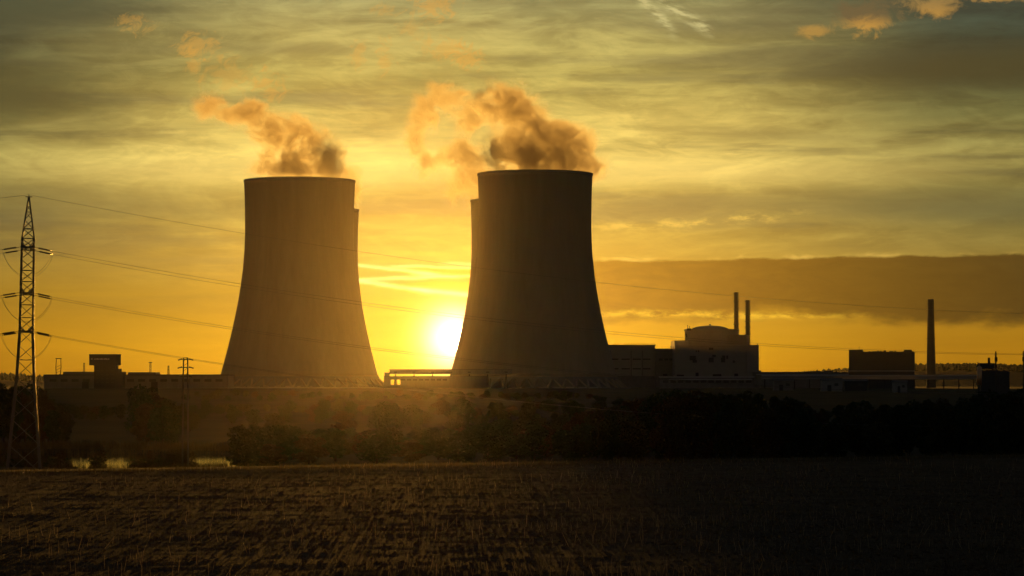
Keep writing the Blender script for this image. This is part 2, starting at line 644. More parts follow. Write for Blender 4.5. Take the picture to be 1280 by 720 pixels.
def pond_material():
    m = bpy.data.materials.new('pond_water')
    m.use_nodes = True
    nt = m.node_tree
    N.nt = nt
    b = nt.nodes['Principled BSDF']
    b.inputs['Base Color'].default_value = (.012, .014, .012, 1)
    b.inputs['Roughness'].default_value = .03
    b.inputs['IOR'].default_value = 1.4
    tc = nt.nodes.new('ShaderNodeTexCoord')
    mp = nt.nodes.new('ShaderNodeMapping')
    mp.inputs['Scale'].default_value = (1.0, 1.0, 1)
    nt.links.new(tc.outputs['Object'], mp.inputs[0])
    n1 = noise(mp.outputs[0], 1.6, 3, .6)
    bp = nt.nodes.new('ShaderNodeBump')
    bp.inputs['Strength'].default_value = 1.0
    bp.inputs['Distance'].default_value = .009
    nt.links.new(n1.s, bp.inputs['Height'])
    nt.links.new(bp.outputs[0], b.inputs['Normal'])
    return m


WATER = -7.25
px_, py_ = -80, 476
pv = [(px_ + 46 * math.copysign(abs(math.cos(a)) ** .6, math.cos(a)), py_ + 56 * math.copysign(abs(math.sin(a)) ** .6, math.sin(a)), WATER)
      for a in np.linspace(0, 2 * math.pi, 64, endpoint=False)]
pond = MB().add(pv, [tuple(range(64))]).build('water', pond_material())
tag(pond, kind='structure')


def build_haze():
    m = bpy.data.materials.new('evening_haze')
    m.use_nodes = True
    nt = m.node_tree
    for n in list(nt.nodes):
        nt.nodes.remove(n)
    out = nt.nodes.new('ShaderNodeOutputMaterial')
    v = nt.nodes.new('ShaderNodeVolumePrincipled')
    v.inputs['Color'].default_value = (.97, .93, .86, 1)
    v.inputs['Density'].default_value = HAZE_DENSITY
    v.inputs['Anisotropy'].default_value = HAZE_ANISO
    nt.links.new(v.outputs[0], out.inputs['Volume'])
    m.cycles.homogeneous_volume = True
    o = MB().box(-5400, 5400, -400, 5450, -12, 262).build('haze', m)
    tag(o, kind='stuff')


build_haze()


# ------------------------------------------------------------------ cooling towers
TOWER_H = 155.0


def tower_r(z):
    a, zt = 40.4, 118.0
    c = 104.0 if z < zt else 172.0
    return a * math.sqrt(1 + ((z - zt) / c) ** 2)


def make_tower():
    root = thing('cooling_tower', 'x', 'cooling tower', (0, 0, 0))
    zs = list(np.linspace(9.5, TOWER_H - 1.6, 60))
    prof = [(tower_r(z), z) for z in zs] + [(tower_r(z) - (0.35 + 0.9 * (1 - z / TOWER_H)), z) for z in reversed(zs)]
    MB().lathe(prof, 144, closed=True).build('shell', M_conc, root, True)
    r1 = tower_r(TOWER_H)
    MB().lathe([(r1 - .9, TOWER_H - 1.6), (r1 + .3, TOWER_H - 1.6), (r1 + .3, TOWER_H), (r1 - .9, TOWER_H)], 144, closed=True).build('rim', M_conc2, root)
    rb = tower_r(9.5)
    MB().lathe([(rb - 1.6, 8.4), (rb + .5, 8.4), (rb + .5, 9.5), (rb - 1.6, 9.5)], 144, closed=True).build('base_ring', M_conc, root)
    n = 40
    for k in range(n):
        a = 2 * math.pi * k / n
        d = math.pi / n
        mb = MB()
        for s in (-1, 1):
            mb.bar((66 * math.cos(a), 66 * math.sin(a), .9), ((rb - .5) * math.cos(a + s * d * .94), (rb - .5) * math.sin(a + s * d * .94), 8.4), 1.1)
        mb.build('leg', M_conc, root)
    MB().lathe([(64.5, -2), (68.5, -2), (68.5, 1.2), (67.6, 1.2), (67.6, .9), (64.5, .9)], 96, closed=True).build('basin_wall', M_conc2, root)
    MB().lathe([(.1, 2.0), (59.5, 2.0), (59.5, 9.0), (.1, 9.0)], 48).build('fill_pack', M_clad2, root)
    return root


TOWERS = [(-158.3, 2075, 2.6, 'broad cooling tower standing left of the setting sun'),
          (16.6, 2000, 2.0, 'broad cooling tower right of the setting sun, nearest and tallest looking'),
          (7.0, 2300, 2.6, 'cooling tower almost hidden behind the right hand tower, its rim showing as a step'),
          (-174.5, 2421, 2.6, 'cooling tower almost hidden behind the left hand tower, a sliver of its right edge showing')]
t0 = make_tower()
note_kids()
for i, (x, y, z, lab) in enumerate(TOWERS):
    o = t0 if i == 0 else copy_tree(t0)
    o.location = (x, y, z)
    o.rotation_euler.z = R(7.3 * i)
    tag(o, lab, 'cooling tower', 'cooling towers of the power station')


# ------------------------------------------------------------------ steam
def steam(name, label, x, y, ztop, blobs, dens, seed, cutoff=.36):
    """blobs: (px, py, rx, ry, weight[, depth offset]) in photograph units at the plume's own distance"""
    D = y
    org = Vector((x, y, ztop))
    k = D / F
    ell = []
    for b in blobs:
        c = at(b[0], b[1], D) - org
        off = b[5] if len(b) > 5 else 0.0
        ell.append((c + Vector((0, off, 0)), Vector((b[2] * k, max(.55 * (b[2] + b[3]), 8) * k, b[3] * k)), b[4]))
    ell = [(c, r * 1.22, w) for c, r, w in ell]
    bm = bmesh.new()
    for c, r, w in ell:
        M = Matrix.Translation(c) @ Matrix.Diagonal((*(r * 1.3), 1))
        bmesh.ops.create_icosphere(bm, subdivisions=3, radius=1.0, matrix=M)
    me = bpy.data.meshes.new(name)
    bm.to_mesh(me)
    bm.free()
    m = bpy.data.materials.new(name)
    m.use_nodes = True
    nt = m.node_tree
    N.nt = nt
    for n in list(nt.nodes):
        nt.nodes.remove(n)
    out = nt.nodes.new('ShaderNodeOutputMaterial')
    v = nt.nodes.new('ShaderNodeVolumePrincipled')
    nt.links.new(v.outputs[0], out.inputs['Volume'])
    v.inputs['Color'].default_value = (.96, .89, .76, 1)
    v.inputs['Anisotropy'].default_value = .62
    tc = nt.nodes.new('ShaderNodeTexCoord')
    P = tc.outputs['Object']
    wn = nt.nodes.new('ShaderNodeTexNoise')
    nt.links.new(P, wn.inputs['Vector'])
    wn.inputs['Scale'].default_value = .045
    wn.inputs['Detail'].default_value = 3
    wm = nt.nodes.new('ShaderNodeVectorMath')
    wm.operation = 'MULTIPLY_ADD'
    nt.links.new(wn.outputs['Color'], wm.inputs[0])
    wm.inputs[1].default_value = (14, 14, 14)
    nt.links.new(P, wm.inputs[2])
    PW = wm.outputs[0]
    tot = None
    for c, r, w in ell:
        s = nt.nodes.new('ShaderNodeVectorMath')
        s.operation = 'MULTIPLY_ADD'
        nt.links.new(PW, s.inputs[0])
        s.inputs[1].default_value = (1 / r.x, 1 / r.y, 1 / r.z)
        cc = c + Vector((7, 7, 7))
        s.inputs[2].default_value = (-cc.x / r.x, -cc.y / r.y, -cc.z / r.z)
        L = nt.nodes.new('ShaderNodeVectorMath')
        L.operation = 'LENGTH'
        nt.links.new(s.outputs[0], L.inputs[0])
        q = N(L.outputs['Value'])
        f = N.op('EXPONENT', q * q * -2.6) * w
        tot = f if tot is None else tot + f
    tot = tot.min(.85)
    mp = nt.nodes.new('ShaderNodeMapping')
    mp.inputs['Location'].default_value = (seed * 31.0, seed * 17.0, seed)
    nt.links.new(P, mp.inputs[0])
    nz = noise(mp.outputs[0], .055, 9, .74, .9)
    bil = (noise(mp.outputs[0], .14, 5, .65, .3) - .5).abs() * 2.0
    dd = tot + (nz - .5) * 4.2 - bil * .9 + .16 - cutoff
    dd = smooth(dd, 0.0, .8) * smooth(tot, 0.04, .3)
    nt.links.new((dd * dens).s, v.inputs['Density'])
    m.cycles.volume_step_rate = .25
    me.materials.append(m)
    o = bpy.data.objects.new(name, me)
    COL.objects.link(o)
    o.location = org
    rm = o.modifiers.new('merge', 'REMESH')
    rm.mode = 'VOXEL'
    rm.voxel_size = 2.5
    return tag(o, label, 'steam plume', 'steam plumes above the cooling towers')


steam('steam_plume', 'brown and orange steam plume leaning left above the left cooling tower', -158.3, 2075, 157.6,
      [(375, 214, 66, 16, .9), (400, 196, 40, 26, 1.0), (366, 188, 34, 28, .95), (350, 160, 34, 26, 1.0), (320, 148, 24, 24, 1.0),
       (312, 132, 14, 18, 1.0), (288, 146, 24, 18, .9), (262, 132, 22, 22, .85), (345, 205, 26, 22, .7), (420, 208, 26, 22, .9), (385, 168, 26, 22, .8)],
      .14, 1.3)
steam('steam_plume', 'small wisp of lit steam beside the right rim of the left cooling tower', -174.5, 2421, 157.6,
      [(428, 222, 22, 26, .8), (443, 240, 12, 28, .9)], .10, 2.1)
steam('steam_plume', 'large billowing steam plume standing over the right cooling tower', 16.6, 2000, 157,
      [(670, 206, 84, 20, 1.0), (640, 192, 46, 26, 1.0), (690, 186, 46, 30, 1.0), (722, 190, 30, 30, .8), (735, 205, 20, 22, .9), (664, 158, 32, 32, .95),
       (640, 130, 36, 32, 1.0), (606, 124, 32, 28, .85), (700, 172, 30, 22, .8), (655, 180, 40, 24, .95)], .14, 3.7)
steam('steam_plume', 'curling ring of pale orange steam left of the right cooling tower', 7.0, 2300, 157.6,
      [(600, 225, 30, 42, .9), (580, 205, 24, 34, .85), (562, 122, 38, 22, .8), (532, 142, 26, 30, .85), (520, 180, 20, 34, .8), (540, 206, 28, 20, .7),
       (590, 150, 30, 26, .7), (568, 192, 26, 18, .75), (565, 240, 30, 24, .4)], .10, 5.2)


# ------------------------------------------------------------------ power station buildings
def windows(parent, xs, zs, y, w, h, m=None):
    for z in zs:
        for x in xs:
            fr = MB().box(x - w / 2 - .15, x + w / 2 + .15, y - .12, y - .003, z - h / 2 - .15, z + h / 2 + .15).build('window', M_rust, parent)
            MB().box(x - w / 2, x + w / 2, y - .16, y - .123, z - h / 2, z + h / 2).build('pane', m or M_glass, fr)


def base_at(x, D):
    return gz(x, D)


# long hall on the left
D = 1860
x0, x1 = X(55, D), X(285, D)
gx0 = (x0 + x1) / 2
g = gz(gx0, D)
hall = thing('factory_hall', 'long low flat roofed hall left of the left cooling tower', 'industrial building', (gx0, D, g))
h = Zy(469.5, D) - g
L = (x1 - x0) / 2
MB().box(-L, L, 0, 40, -1, h).build('wall', M_clad2, hall)
rf = MB().box(-L - .4, L + .4, -.4, 40.4, h + .003, h + .8).build('roof', M_roof, hall)
a, b = X(77, D) - gx0, X(150, D) - gx0
MB().box(a, b, 6, 30, h + .803, Zy(464.5, D) - g).build('penthouse', M_clad2, hall)
a, b = X(158, D) - gx0, X(193, D) - gx0
MB().box(a, b, 6, 30, h + .803, Zy(465.2, D) - g).build('penthouse', M_clad2, hall)
windows(hall, np.linspace(-L + 6, L - 6, 16), [h - 3.2], 0, 4.2, 1.3)
for xx in (-L * .55, L * .2):
    d_ = MB().box(xx - 2.2, xx + 2.2, -.15, -.003, 0, 4.4).build('door', M_dark, hall)
    MB().box(xx + 1.5, xx + 1.9, -.22, -.153, 1.5, 2.1).build('handle', M_steel, d_)

# office block with the wide head
D = 1845
gx0 = X(130, D); g = gz(gx0, D)
blk = thing('control_building', 'dark office block with an overhanging top floor above the left hall', 'office block', (gx0, D, g))
sx0, sx1 = X(117.5, D) - gx0, X(144.5, D) - gx0
hx0, hx1 = X(112, D) - gx0, X(147, D) - gx0
z1, z2 = Zy(456.5, D) - g, Zy(443.6, D) - g
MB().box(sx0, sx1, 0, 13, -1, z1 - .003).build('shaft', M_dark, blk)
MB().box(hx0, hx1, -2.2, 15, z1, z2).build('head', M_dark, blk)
MB().box(hx0 - .25, hx1 + .25, -2.4, 15.2, z2 + .003, z2 + .5).build('roof', M_roof, blk)
sg = MB()
zc = Zy(448.9, D) - g
sg.box(hx0 + 1.1, hx0 + 2.2, -2.38, -2.203, zc - .5, zc + .6)
sb = MB().box(hx0 + 2.9, hx0 + 13.6, -2.30, -2.203, zc - .55, zc + .55).build('sign_band', M_dark, blk)
for k in range(11):
    q = hx0 + 3.1 + k * .94
    sg.box(q, q + .62 + .12 * (k % 3), -2.42, -2.303, zc - .42, zc + .32 + .1 * ((k * 7) % 3))
sg.build('sign_marks', M_sign, sb)
for k in range(4):
    z = 4 + k * (z1 - 5) / 4
    windows(blk, np.linspace(sx0 + 2, sx1 - 2, 4), [z], 0, 2.0, 1.1)
MB().box(X(143, D) - gx0, X(149, D) - gx0, 0.5, 12, -1, Zy(461, D) - g).build('stair_annex', M_dark, blk)
MB().box(X(149, D) - gx0 + .01, X(153, D) - gx0, 0.5, 12, -1, Zy(465, D) - g).build('stair_annex', M_dark, blk)

# gallery and process block between the towers
D = 1900
gx0 = X(540, D); g = gz(gx0, D)
gal = thing('conveyor_gallery', 'raised conveyor gallery below the sun between the towers', 'gallery', (gx0, D, g))
a, b = X(487, D) - gx0, X(640, D) - gx0
zt, zb = Zy(462.2, D) - g, Zy(467.6, D) - g
MB().box(a, b, 0, 5, zb, zt).build('gallery', M_clad2, gal)
MB().box(a - .3, b + .3, -.3, 5.3, zt + .003, zt + .35).build('roof', M_roof, gal)
MB().box(X(480.5, D) - gx0, a - .01, .5, 4.5, 0, Zy(465.6, D) - g).build('end_tower', M_clad2, gal)
for k in range(7):
    xx = a + 4 + k * (b - a - 8) / 6
    MB().bar((xx - 1.2, 1, -1), (xx, 1, zb - .003), .5).bar((xx + 1.2, 4, -1), (xx, 4, zb - .003), .5).build('trestle', M_rust, gal)
    MB().box(xx - 1.0, xx + 1.0, -.08, -.003, zb + .8, zb + 1.7).build('window', M_glass, gal)
D = 1880
gx0 = X(545, D); g = gz(gx0, D)
prc = thing('process_building', 'low building under the gallery with two bright openings at its left end', 'industrial building', (gx0, D, g))
zt = Zy(470.6, D) - g
def lx(p): return X(p, D) - gx0
z_hi, z_lo = Zy(474.6, D) - g, Zy(480.8, D) - g
MB().box(lx(480), lx(488), 0, 14, -1, zt).box(lx(488), lx(500.5), 0, 14, z_hi, zt).box(lx(488), lx(500.5), 0, 14, -1, z_lo).box(
    lx(500.5), lx(610), 0, 14, -1, zt).build('wall', M_clad2, prc)
MB().box(lx(494) - .25, lx(494) + .25, 3, 11, z_lo + .003, z_hi - .003).build('mullion', M_rust, prc)
MB().box(lx(479.6), lx(610), -.3, 14.3, zt + .003, zt + .25).build('roof', M_roof, prc)
windows(prc, np.linspace(lx(504), lx(556), 8), [zt - 2.2], 0, 2.6, .8)

# turbine hall right of the towers
D = 2160
gx0 = X(770, D); g = gz(gx0, D)
tur = thing('turbine_hall', 'long flat roofed turbine hall emerging behind the right cooling tower', 'industrial building', (gx0, D, g))
zt = Zy(432, D) - g
MB().box(lx(690), lx(819), 0, 45, -1, zt).build('wall', M_clad, tur)
MB().box(lx(690) - .3, lx(819) + .3, -.3, 45.3, zt + .003, zt + .7).build('roof', M_roof, tur)
for py in (449, 461):
    for px in (768, 782, 796, 808):
        z = Zy(py, D) - g
        MB().box(lx(px) - 3.2, lx(px) + 3.2, -.3, -.003, z - .5, z + .5).build('window', M_glass, tur)
MB().box(lx(752), lx(818), -3, -.31, -1, Zy(470, D) - g).build('annex', M_clad2, tur)
rl = MB()
for k in range(40):
    xx = lx(757) + (lx(819) - lx(757)) * k / 39
    rl.bar((xx, .4, zt + .703), (xx, .4, zt + 1.75), .07)
rl.bar((lx(757), .4, zt + 1.75), (lx(819), .4, zt + 1.75), .08)
rl.build('handrail', M_rust, tur)
for px in (763, 789, 803):
    MB().tube([(lx(px), -.6, 0), (lx(px), -.6, zt - 4)], .4, 8).build('drain_pipe', M_clad2, tur)
D = 2150
gx0 = X(836, D); g = gz(gx0, D)
inter = thing('intermediate_building', 'lower block joining the turbine hall to the reactor building', 'industrial building', (gx0, D, g))
zt = Zy(436.4, D) - g
MB().box(lx(819.6), lx(846), 0, 40, -1, zt).build('wall', M_clad2, inter)
MB().box(lx(819.6), lx(846), -.3, 40, zt + .003, zt + .5).build('roof', M_roof, inter)
for px in (838.5, 840, 841.5, 843):
    MB().bar((lx(px), 4, zt + .5), (lx(px), 4, zt + 2.6), .3).build('vent_pipe', M_rust, inter)
windows(inter, [lx(826), lx(833), lx(839)], [zt - 8], 0, 2.5, 1.2)

# reactor building
D = 2120
gx0 = X(890, D); g = gz(gx0, D)
rea = thing('reactor_building', 'square reactor building with a round containment drum and shallow dome', 'reactor building', (gx0, D, g))
def lz(p): return Zy(p, D) - g
z_sh = lz(430.5)
MB().box(lx(843.5), lx(936), 0, 58, -1, z_sh).build('wall', M_clad, rea)
MB().box(lx(843.5), lx(861), 2, 50, z_sh + .003, lz(425.6)).build('shoulder', M_clad, rea)
MB().box(lx(934.5), lx(948.5), -1.2, 30, -1, lz(431)).build('stair_tower', M_clad, rea)
MB().box(lx(933.5), lx(936.5), -1.6, -.3, -1, lz(419)).build('corner_pier', M_clad, rea)
cx = lx(893)
rad = (lx(928) - lx(860)) / 2
dr = MB()
zd0, zd1, zd2 = z_sh + .003, lz(411), lz(406)
dr.lathe([(rad, zd0), (rad, zd1 - 1.2), (rad + .6, zd1 - 1.2), (rad + .6, zd1), (rad - .6, zd1)], 64, (cx, 27, 0))
drum = dr.build('containment_drum', M_conc2, rea, False)
dome_r = (lx(913) - lx(866)) / 2
MB().lathe([(dome_r * math.cos(t), zd1 - .4 + (zd2 - zd1 + .4) * math.sin(t)) for t in np.linspace(0, math.pi / 2 - .001, 14)], 64,
           (lx(891), 27, 0)).build('dome', M_conc2, rea, True)
MB().lathe([(.8, 0), (.8, 1.2), (.2, 1.3)], 10, (lx(891), 27, zd2 - .1)).build('dome_vent', M_rust, rea)
MB().box(lx(912), lx(936), 8, 40, z_sh + .006, lz(418.2)).build('plant_block', M_clad2, rea)
MB().box(lx(860.2), lx(866), 14, 40, zd1 - 1, lz(410)).build('roof_crane', M_rust, rea)
for px, hh in ((861.2, 3.0), (863.5, 2.2), (868, 1.2)):
    MB().bar((lx(px), 16, lz(410.5)), (lx(px), 16, lz(410.5) + hh), .5).build('roof_mast', M_rust, rea)
MB().bar((lx(860.4), 18, lz(421)), (lx(859.2), 18, lz(416.5)), .9).build('gantry_arm', M_rust, rea)
for (px, py, w, hgt) in [(866, 447.5, 4.5, 3.2), (868.5, 451.5, 3, 2), (889, 436, 3.2, 1.6), (889, 450, 3.6, 3.4), (904, 450, 3, 3.4), (906.5, 446.5, 4.5, 2.4), (893, 445, 3, 1.6),
                        (872, 439, 2.4, 1.2), (918, 452, 2.4, 1.6)]:
    fr = MB().box(lx(px) - w / 2 - .2, lx(px) + w / 2 + .2, -.2, -.003, lz(py) - hgt / 2 - .2, lz(py) + hgt / 2 + .2).build('window', M_clad2, rea)
    MB().box(lx(px) - w / 2, lx(px) + w / 2, -.26, -.203, lz(py) - hgt / 2, lz(py) + hgt / 2).build('pane', M_glass, fr)
MB().box(lx(846), lx(932), -.5, -.003, lz(433.4), lz(432.2)).build('ledge', M_conc2, rea)
for k in range(8):
    xx = lx(848) + k * (lx(931) - lx(848)) / 7
    MB().box(xx - .35, xx + .35, -.3, -.006, 0, lz(434)).build('pilaster', M_clad, rea)
MB().box(lx(946.6), lx(947.4), 1, 2, lz(431) + .003, lz(429)).build('roof_mast', M_rust, rea)
MB().box(lx(949), lx(951), -3, 3, -1, lz(463)).build('porch', M_clad2, rea)

# service row in front of the reactor
D = 1980
gx0 = X(880, D); g = gz(gx0, D)
srv = thing('service_building', 'low pale roofed service building in front of the reactor building', 'industrial building', (gx0, D, g))
MB().box(lx(826), lx(942), 0, 16, -1, lz(472)).build('wall', M_clad2, srv)
MB().box(lx(825), lx(943), -.5, 16.5, lz(472) + .003, lz(470.4)).build('roof', M_palero, srv)
windows(srv, np.linspace(lx(832), lx(936), 12), [lz(477)], 0, 3.4, 1.4)

for px, w, hh in ((832, 3, 1.8), (851, 5, 1.2), (872, 2, 2.6), (897, 6, 1.5), (921, 2.5, 2.0)):
    MB().box(lx(px) - w / 2, lx(px) + w / 2, 4, 8, lz(470.4) + .003, lz(470.4) + hh).build('roof_vent', M_rust, srv)
MB().tube([(lx(836), -1.2, lz(474.5)), (lx(940), -1.2, lz(474.5))], .45, 8).build('pipe', M_palero, srv)

# two slim vent stacks
for (px, top, lab) in [(920.5, 365.5, 'taller of two slim ringed vent stacks on the reactor building'),
                       (934, 375.5, 'shorter of two slim ringed vent stacks on the reactor building')]:
    D = 2146
    x = X(px, D)
    zb = Zy(430.5 if px < 930 else 431.2, D) + (.4 if px < 930 else .2)
    st = thing('vent_stack', lab, 'chimney', (x, D if px < 930 else 2140, zb), 0, 'vent stacks on the reactor building')
    zt = Zy(top, D) - zb
    MB().lathe([(1.75, 0), (1.6, zt), (1.0, zt), (1.0, zt - 1)], 20).build('flue', M_rust, st, False)
    for q in np.linspace(.22, .965, 6):
        MB().lathe([(1.6, zt * q), (2.6, zt * q), (2.6, zt * q + .35), (1.6, zt * q + .35)], 20, closed=True).lathe(
            [(2.5, zt * q + 1.2), (2.6, zt * q + 1.2), (2.6, zt * q + 1.32), (2.5, zt * q + 1.32)], 20, closed=True).build('platform', M_rust, st)
    MB().bar((2.0, -.4, 0), (1.85, -.4, zt - 1), .18).build('ladder', M_rust, st)

# long low hall to the right of the reactor
D = 2010
gx0 = X(1000, D); g = gz(gx0, D)
low = thing('storage_hall', 'long low storage hall between the reactor and the dark square block', 'industrial building', (gx0, D, g))
v = [(lx(945), lz(464.9)), (lx(1000), lz(464.6)), (lx(1040), lz(463.3)), (lx(1041.5), lz(465)), (lx(1070), lz(465.2))]
mb = MB()
n = len(v)
vv = [(x, 0, z) for x, z in v] + [(x, 30, z) for x, z in v] + [(x, 0, -1) for x, z in v] + [(x, 30, -1) for x, z in v]
ff = []
for i in range(n - 1):
    ff += [(i, i + 1, n + i + 1, n + i), (2 * n + i, 2 * n + i + 1, i + 1, i), (3 * n + i + 1, 3 * n + i, n + i, n + i + 1)]
ff += [(0, n, 3 * n, 2 * n), (n - 1, 3 * n - 1, 4 * n - 1, 2 * n - 1)]
mb.add(vv, ff).build('wall', M_clad2, low)
MB().box(lx(945), lx(1070), -.35, -.003, lz(468.4), lz(467.6)).build('gutter', M_palero, low)
windows(low, np.linspace(lx(955), lx(1062), 14), [lz(471)], 0, 4, 1.2)

# square block
D = 2000
gx0 = X(1102, D); g = gz(gx0, D)
sq = thing('boiler_block', 'dark windowless square block left of the tall tapered chimney', 'industrial building', (gx0, D, g), R(-9))
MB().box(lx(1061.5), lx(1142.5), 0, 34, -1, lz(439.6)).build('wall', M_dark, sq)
MB().box(lx(1061.5), lx(1078.5), 0, 20, lz(439.6) + .003, lz(437)).build('corner_block', M_dark, sq)
MB().box(lx(1129.5), lx(1139.5), 0, 20, lz(439.6) + .003, lz(437.2)).build('corner_block', M_dark, sq)
for px, w, t in ((1093, 3, 438.8), (1097.5, 1.6, 438.2), (1101, 1.4, 438.4), (1106, 1.8, 438), (1114, 3, 438.7), (1119, 1.4, 438.4), (1087, 1.2, 438.9)):
    MB().box(lx(px) - w / 2, lx(px) + w / 2, 4, 7, lz(439.6) + .003, lz(t)).build('roof_vent', M_rust, sq)
MB().bar((lx(1074), 5, lz(437)), (lx(1074), 5, lz(433)), .22).build('roof_mast', M_rust, sq)
MB().box(lx(1061), lx(1143), -.5, -.003, lz(464.2), lz(463.2)).build('ledge', M_palero, sq)
for k in range(9):
    xx = lx(1062) + (lx(1142) - lx(1062)) * k / 8
    MB().box(xx - .3, xx + .3, -.25, -.006, lz(463), lz(439.8)).build('pilaster', M_dark, sq)

# chimney
D = 2200
gx0 = X(1164, D); g = gz(gx0, D)
chm = thing('chimney', 'tall free standing tapered concrete chimney near the right edge', 'chimney', (gx0, D, g))
zt = lz(374)
r0, r1 = 6.2 * D / F, 3.7 * D / F
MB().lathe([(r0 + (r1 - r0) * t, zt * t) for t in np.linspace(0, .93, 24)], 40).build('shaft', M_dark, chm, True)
MB().lathe([(r1 + .25, zt * .93), (r1 + .05, zt), (r1 - .6, zt), (r1 - .6, zt - 2)], 40).build('crown_band', M_dark, chm)
MB().lathe([(r0 * .72, zt * .55), (r0 * .72 + 1.1, zt * .55), (r0 * .72 + 1.1, zt * .55 + .3), (r0 * .72, zt * .55 + .3)], 40, closed=True).build('platform', M_rust, chm)
MB().bar((r0 * .8, -r0 * .65, 0), (r1 * .8, -r1 * .7, zt - 1), .25).build('ladder', M_rust, chm)

# pipe bridges and sheds on the right
D = 1700
gx0 = X(1050, D); g = gz(gx0, D)
pb = thing('pipe_bridge', 'long pipe bridge on posts below the dark square block', 'pipe bridge', (gx0, D, g))
for i, (py, r_) in enumerate(((469.8, .55), (471.6, .4), (473.4, .45))):
    MB().tube([(lx(952), i * .9, lz(py)), (lx(1240), i * .9, lz(py))], r_, 8).build('pipe', M_palero, pb)
for k in range(16):
    xx = lx(956) + k * (lx(1236) - lx(956)) / 15
    MB().bar((xx, .9, -1), (xx, .9, lz(474.6)), .6).bar((xx, -.7, lz(474.6)), (xx, 2.6, lz(474.6)), .4).build('post', M_rust, pb)
sheds = [(968, 992, 476, 492, 1500, 'small shed with a bright lamp under the pipe bridge', M_clad2), (1028, 1053, 475.5, 490, 1480, 'pale ribbed shed under the pipe bridge, left of a darker shed', M_clad),
         (1056, 1084, 476.5, 491, 1520, 'dark shed under the pipe bridge beneath the square block', M_dark), (1118, 1134, 478, 490, 1450, 'small pale hut under the pipe bridge near the chimney', M_clad)]
for (a, b, t, bt, D, lab, m_) in sheds:
    gx0 = X((a + b) / 2, D); g = gz(gx0, D)
    sh = thing('shed', lab, 'shed', (gx0, D, g), 0, 'sheds under the pipe bridge')
    L = lx(b)
    zt = lz(t)
    MB().box(-L, L, 0, 9, -1, zt).build('wall', m_, sh)
    mb = MB()
    mb.add([(-L - .5, -.5, zt + .003), (L + .5, -.5, zt + .003), (L + .5, 9.5, zt + .003), (-L - .5, 9.5, zt + .003), (-L - .5, 4.5, zt + 1.3), (L + .5, 4.5, zt + 1.3)],
           [(0, 1, 5, 4), (3, 4, 5, 2), (0, 4, 3), (1, 2, 5), (0, 3, 2, 1)])
    mb.build('roof', M_roof, sh)
    dr_ = MB().box(-L * .5, -L * .1, -.14, -.003, 0, min(3.4, zt * .7)).build('door', M_dark, sh)
    MB().box(-L * .16, -L * .13, -.2, -.143, 1.1, 1.4).build('handle', M_steel, dr_)
    MB().box(L * .2, L * .6, -.14, -.003, zt * .5, zt * .75).build('window', M_glass, sh)
D = 1250
gx0 = X(1040, D); g = gz(gx0, D)
ls = thing('low_shed', 'very long low shed with a pale roof edge among the dark trees on the right', 'shed', (gx0, D, g))
MB().box(lx(990), lx(1092), 0, 8, -1, lz(500)).build('wall', M_dark, ls)
MB().box(lx(989.5), lx(1054), -.5, 8.4, lz(500) + .003, lz(499)).build('roof', M_palero, ls)
MB().box(lx(1054.5), lx(1092.5), -.5, 8.4, lz(500) + .003, lz(499.5)).build('roof', M_palero, ls)

# pump house at the far right with its sunlit tank
D = 1150
gx0 = X(1236, D); g = gz(gx0, D)
pump = thing('pump_house', 'small dark pump house with a raised box roof beside the right hand poles', 'industrial building', (gx0, D, g))
MB().box(lx(1227.5), lx(1262), 0, 10, -1, lz(463)).build('wall', M_dark, pump)
MB().box(lx(1226), lx(1244), 1, 7, lz(460.5), lz(453.8)).build('box_room', M_dark, pump)
for px in (1227, 1234, 1242.5):
    MB().bar((lx(px), 2, lz(463) + .003), (lx(px), 2, lz(460.5) - .003), .4).build('post', M_rust, pump)
MB().lathe([(.55, 0), (.5, lz(447) - lz(453.8)), (.3, lz(447) - lz(453.8))], 14, (lx(1238.5), 4, lz(453.8) + .003)).build('flue', M_rust, pump)
D = 1140
gx0 = X(1224.3, D); g = gz(gx0, D)
tank = thing('steel_tank', 'slender upright steel tank glowing orange in the sun', 'tank', (gx0, D, g), R(4))
zt = lz(459)
MB().lathe([(.02, zt + .5), (.5, zt + .3), (1.0, zt), (1.0, lz(481)), (.9, lz(481.5))], 24).build('vessel', M_tank, tank, True)
for k in range(3):
    a = 2.1 * k
    MB().bar((.85 * math.cos(a), .85 * math.sin(a), -1), (.85 * math.cos(a), .85 * math.sin(a), lz(481)), .25).build('leg', M_rust, tank)
MB().tube([(0, 0, zt + .4), (-.2, 0, zt + 1.6), (-.9, 0, zt + 2.0)], .2, 8).build('pipe', M_tank, tank)

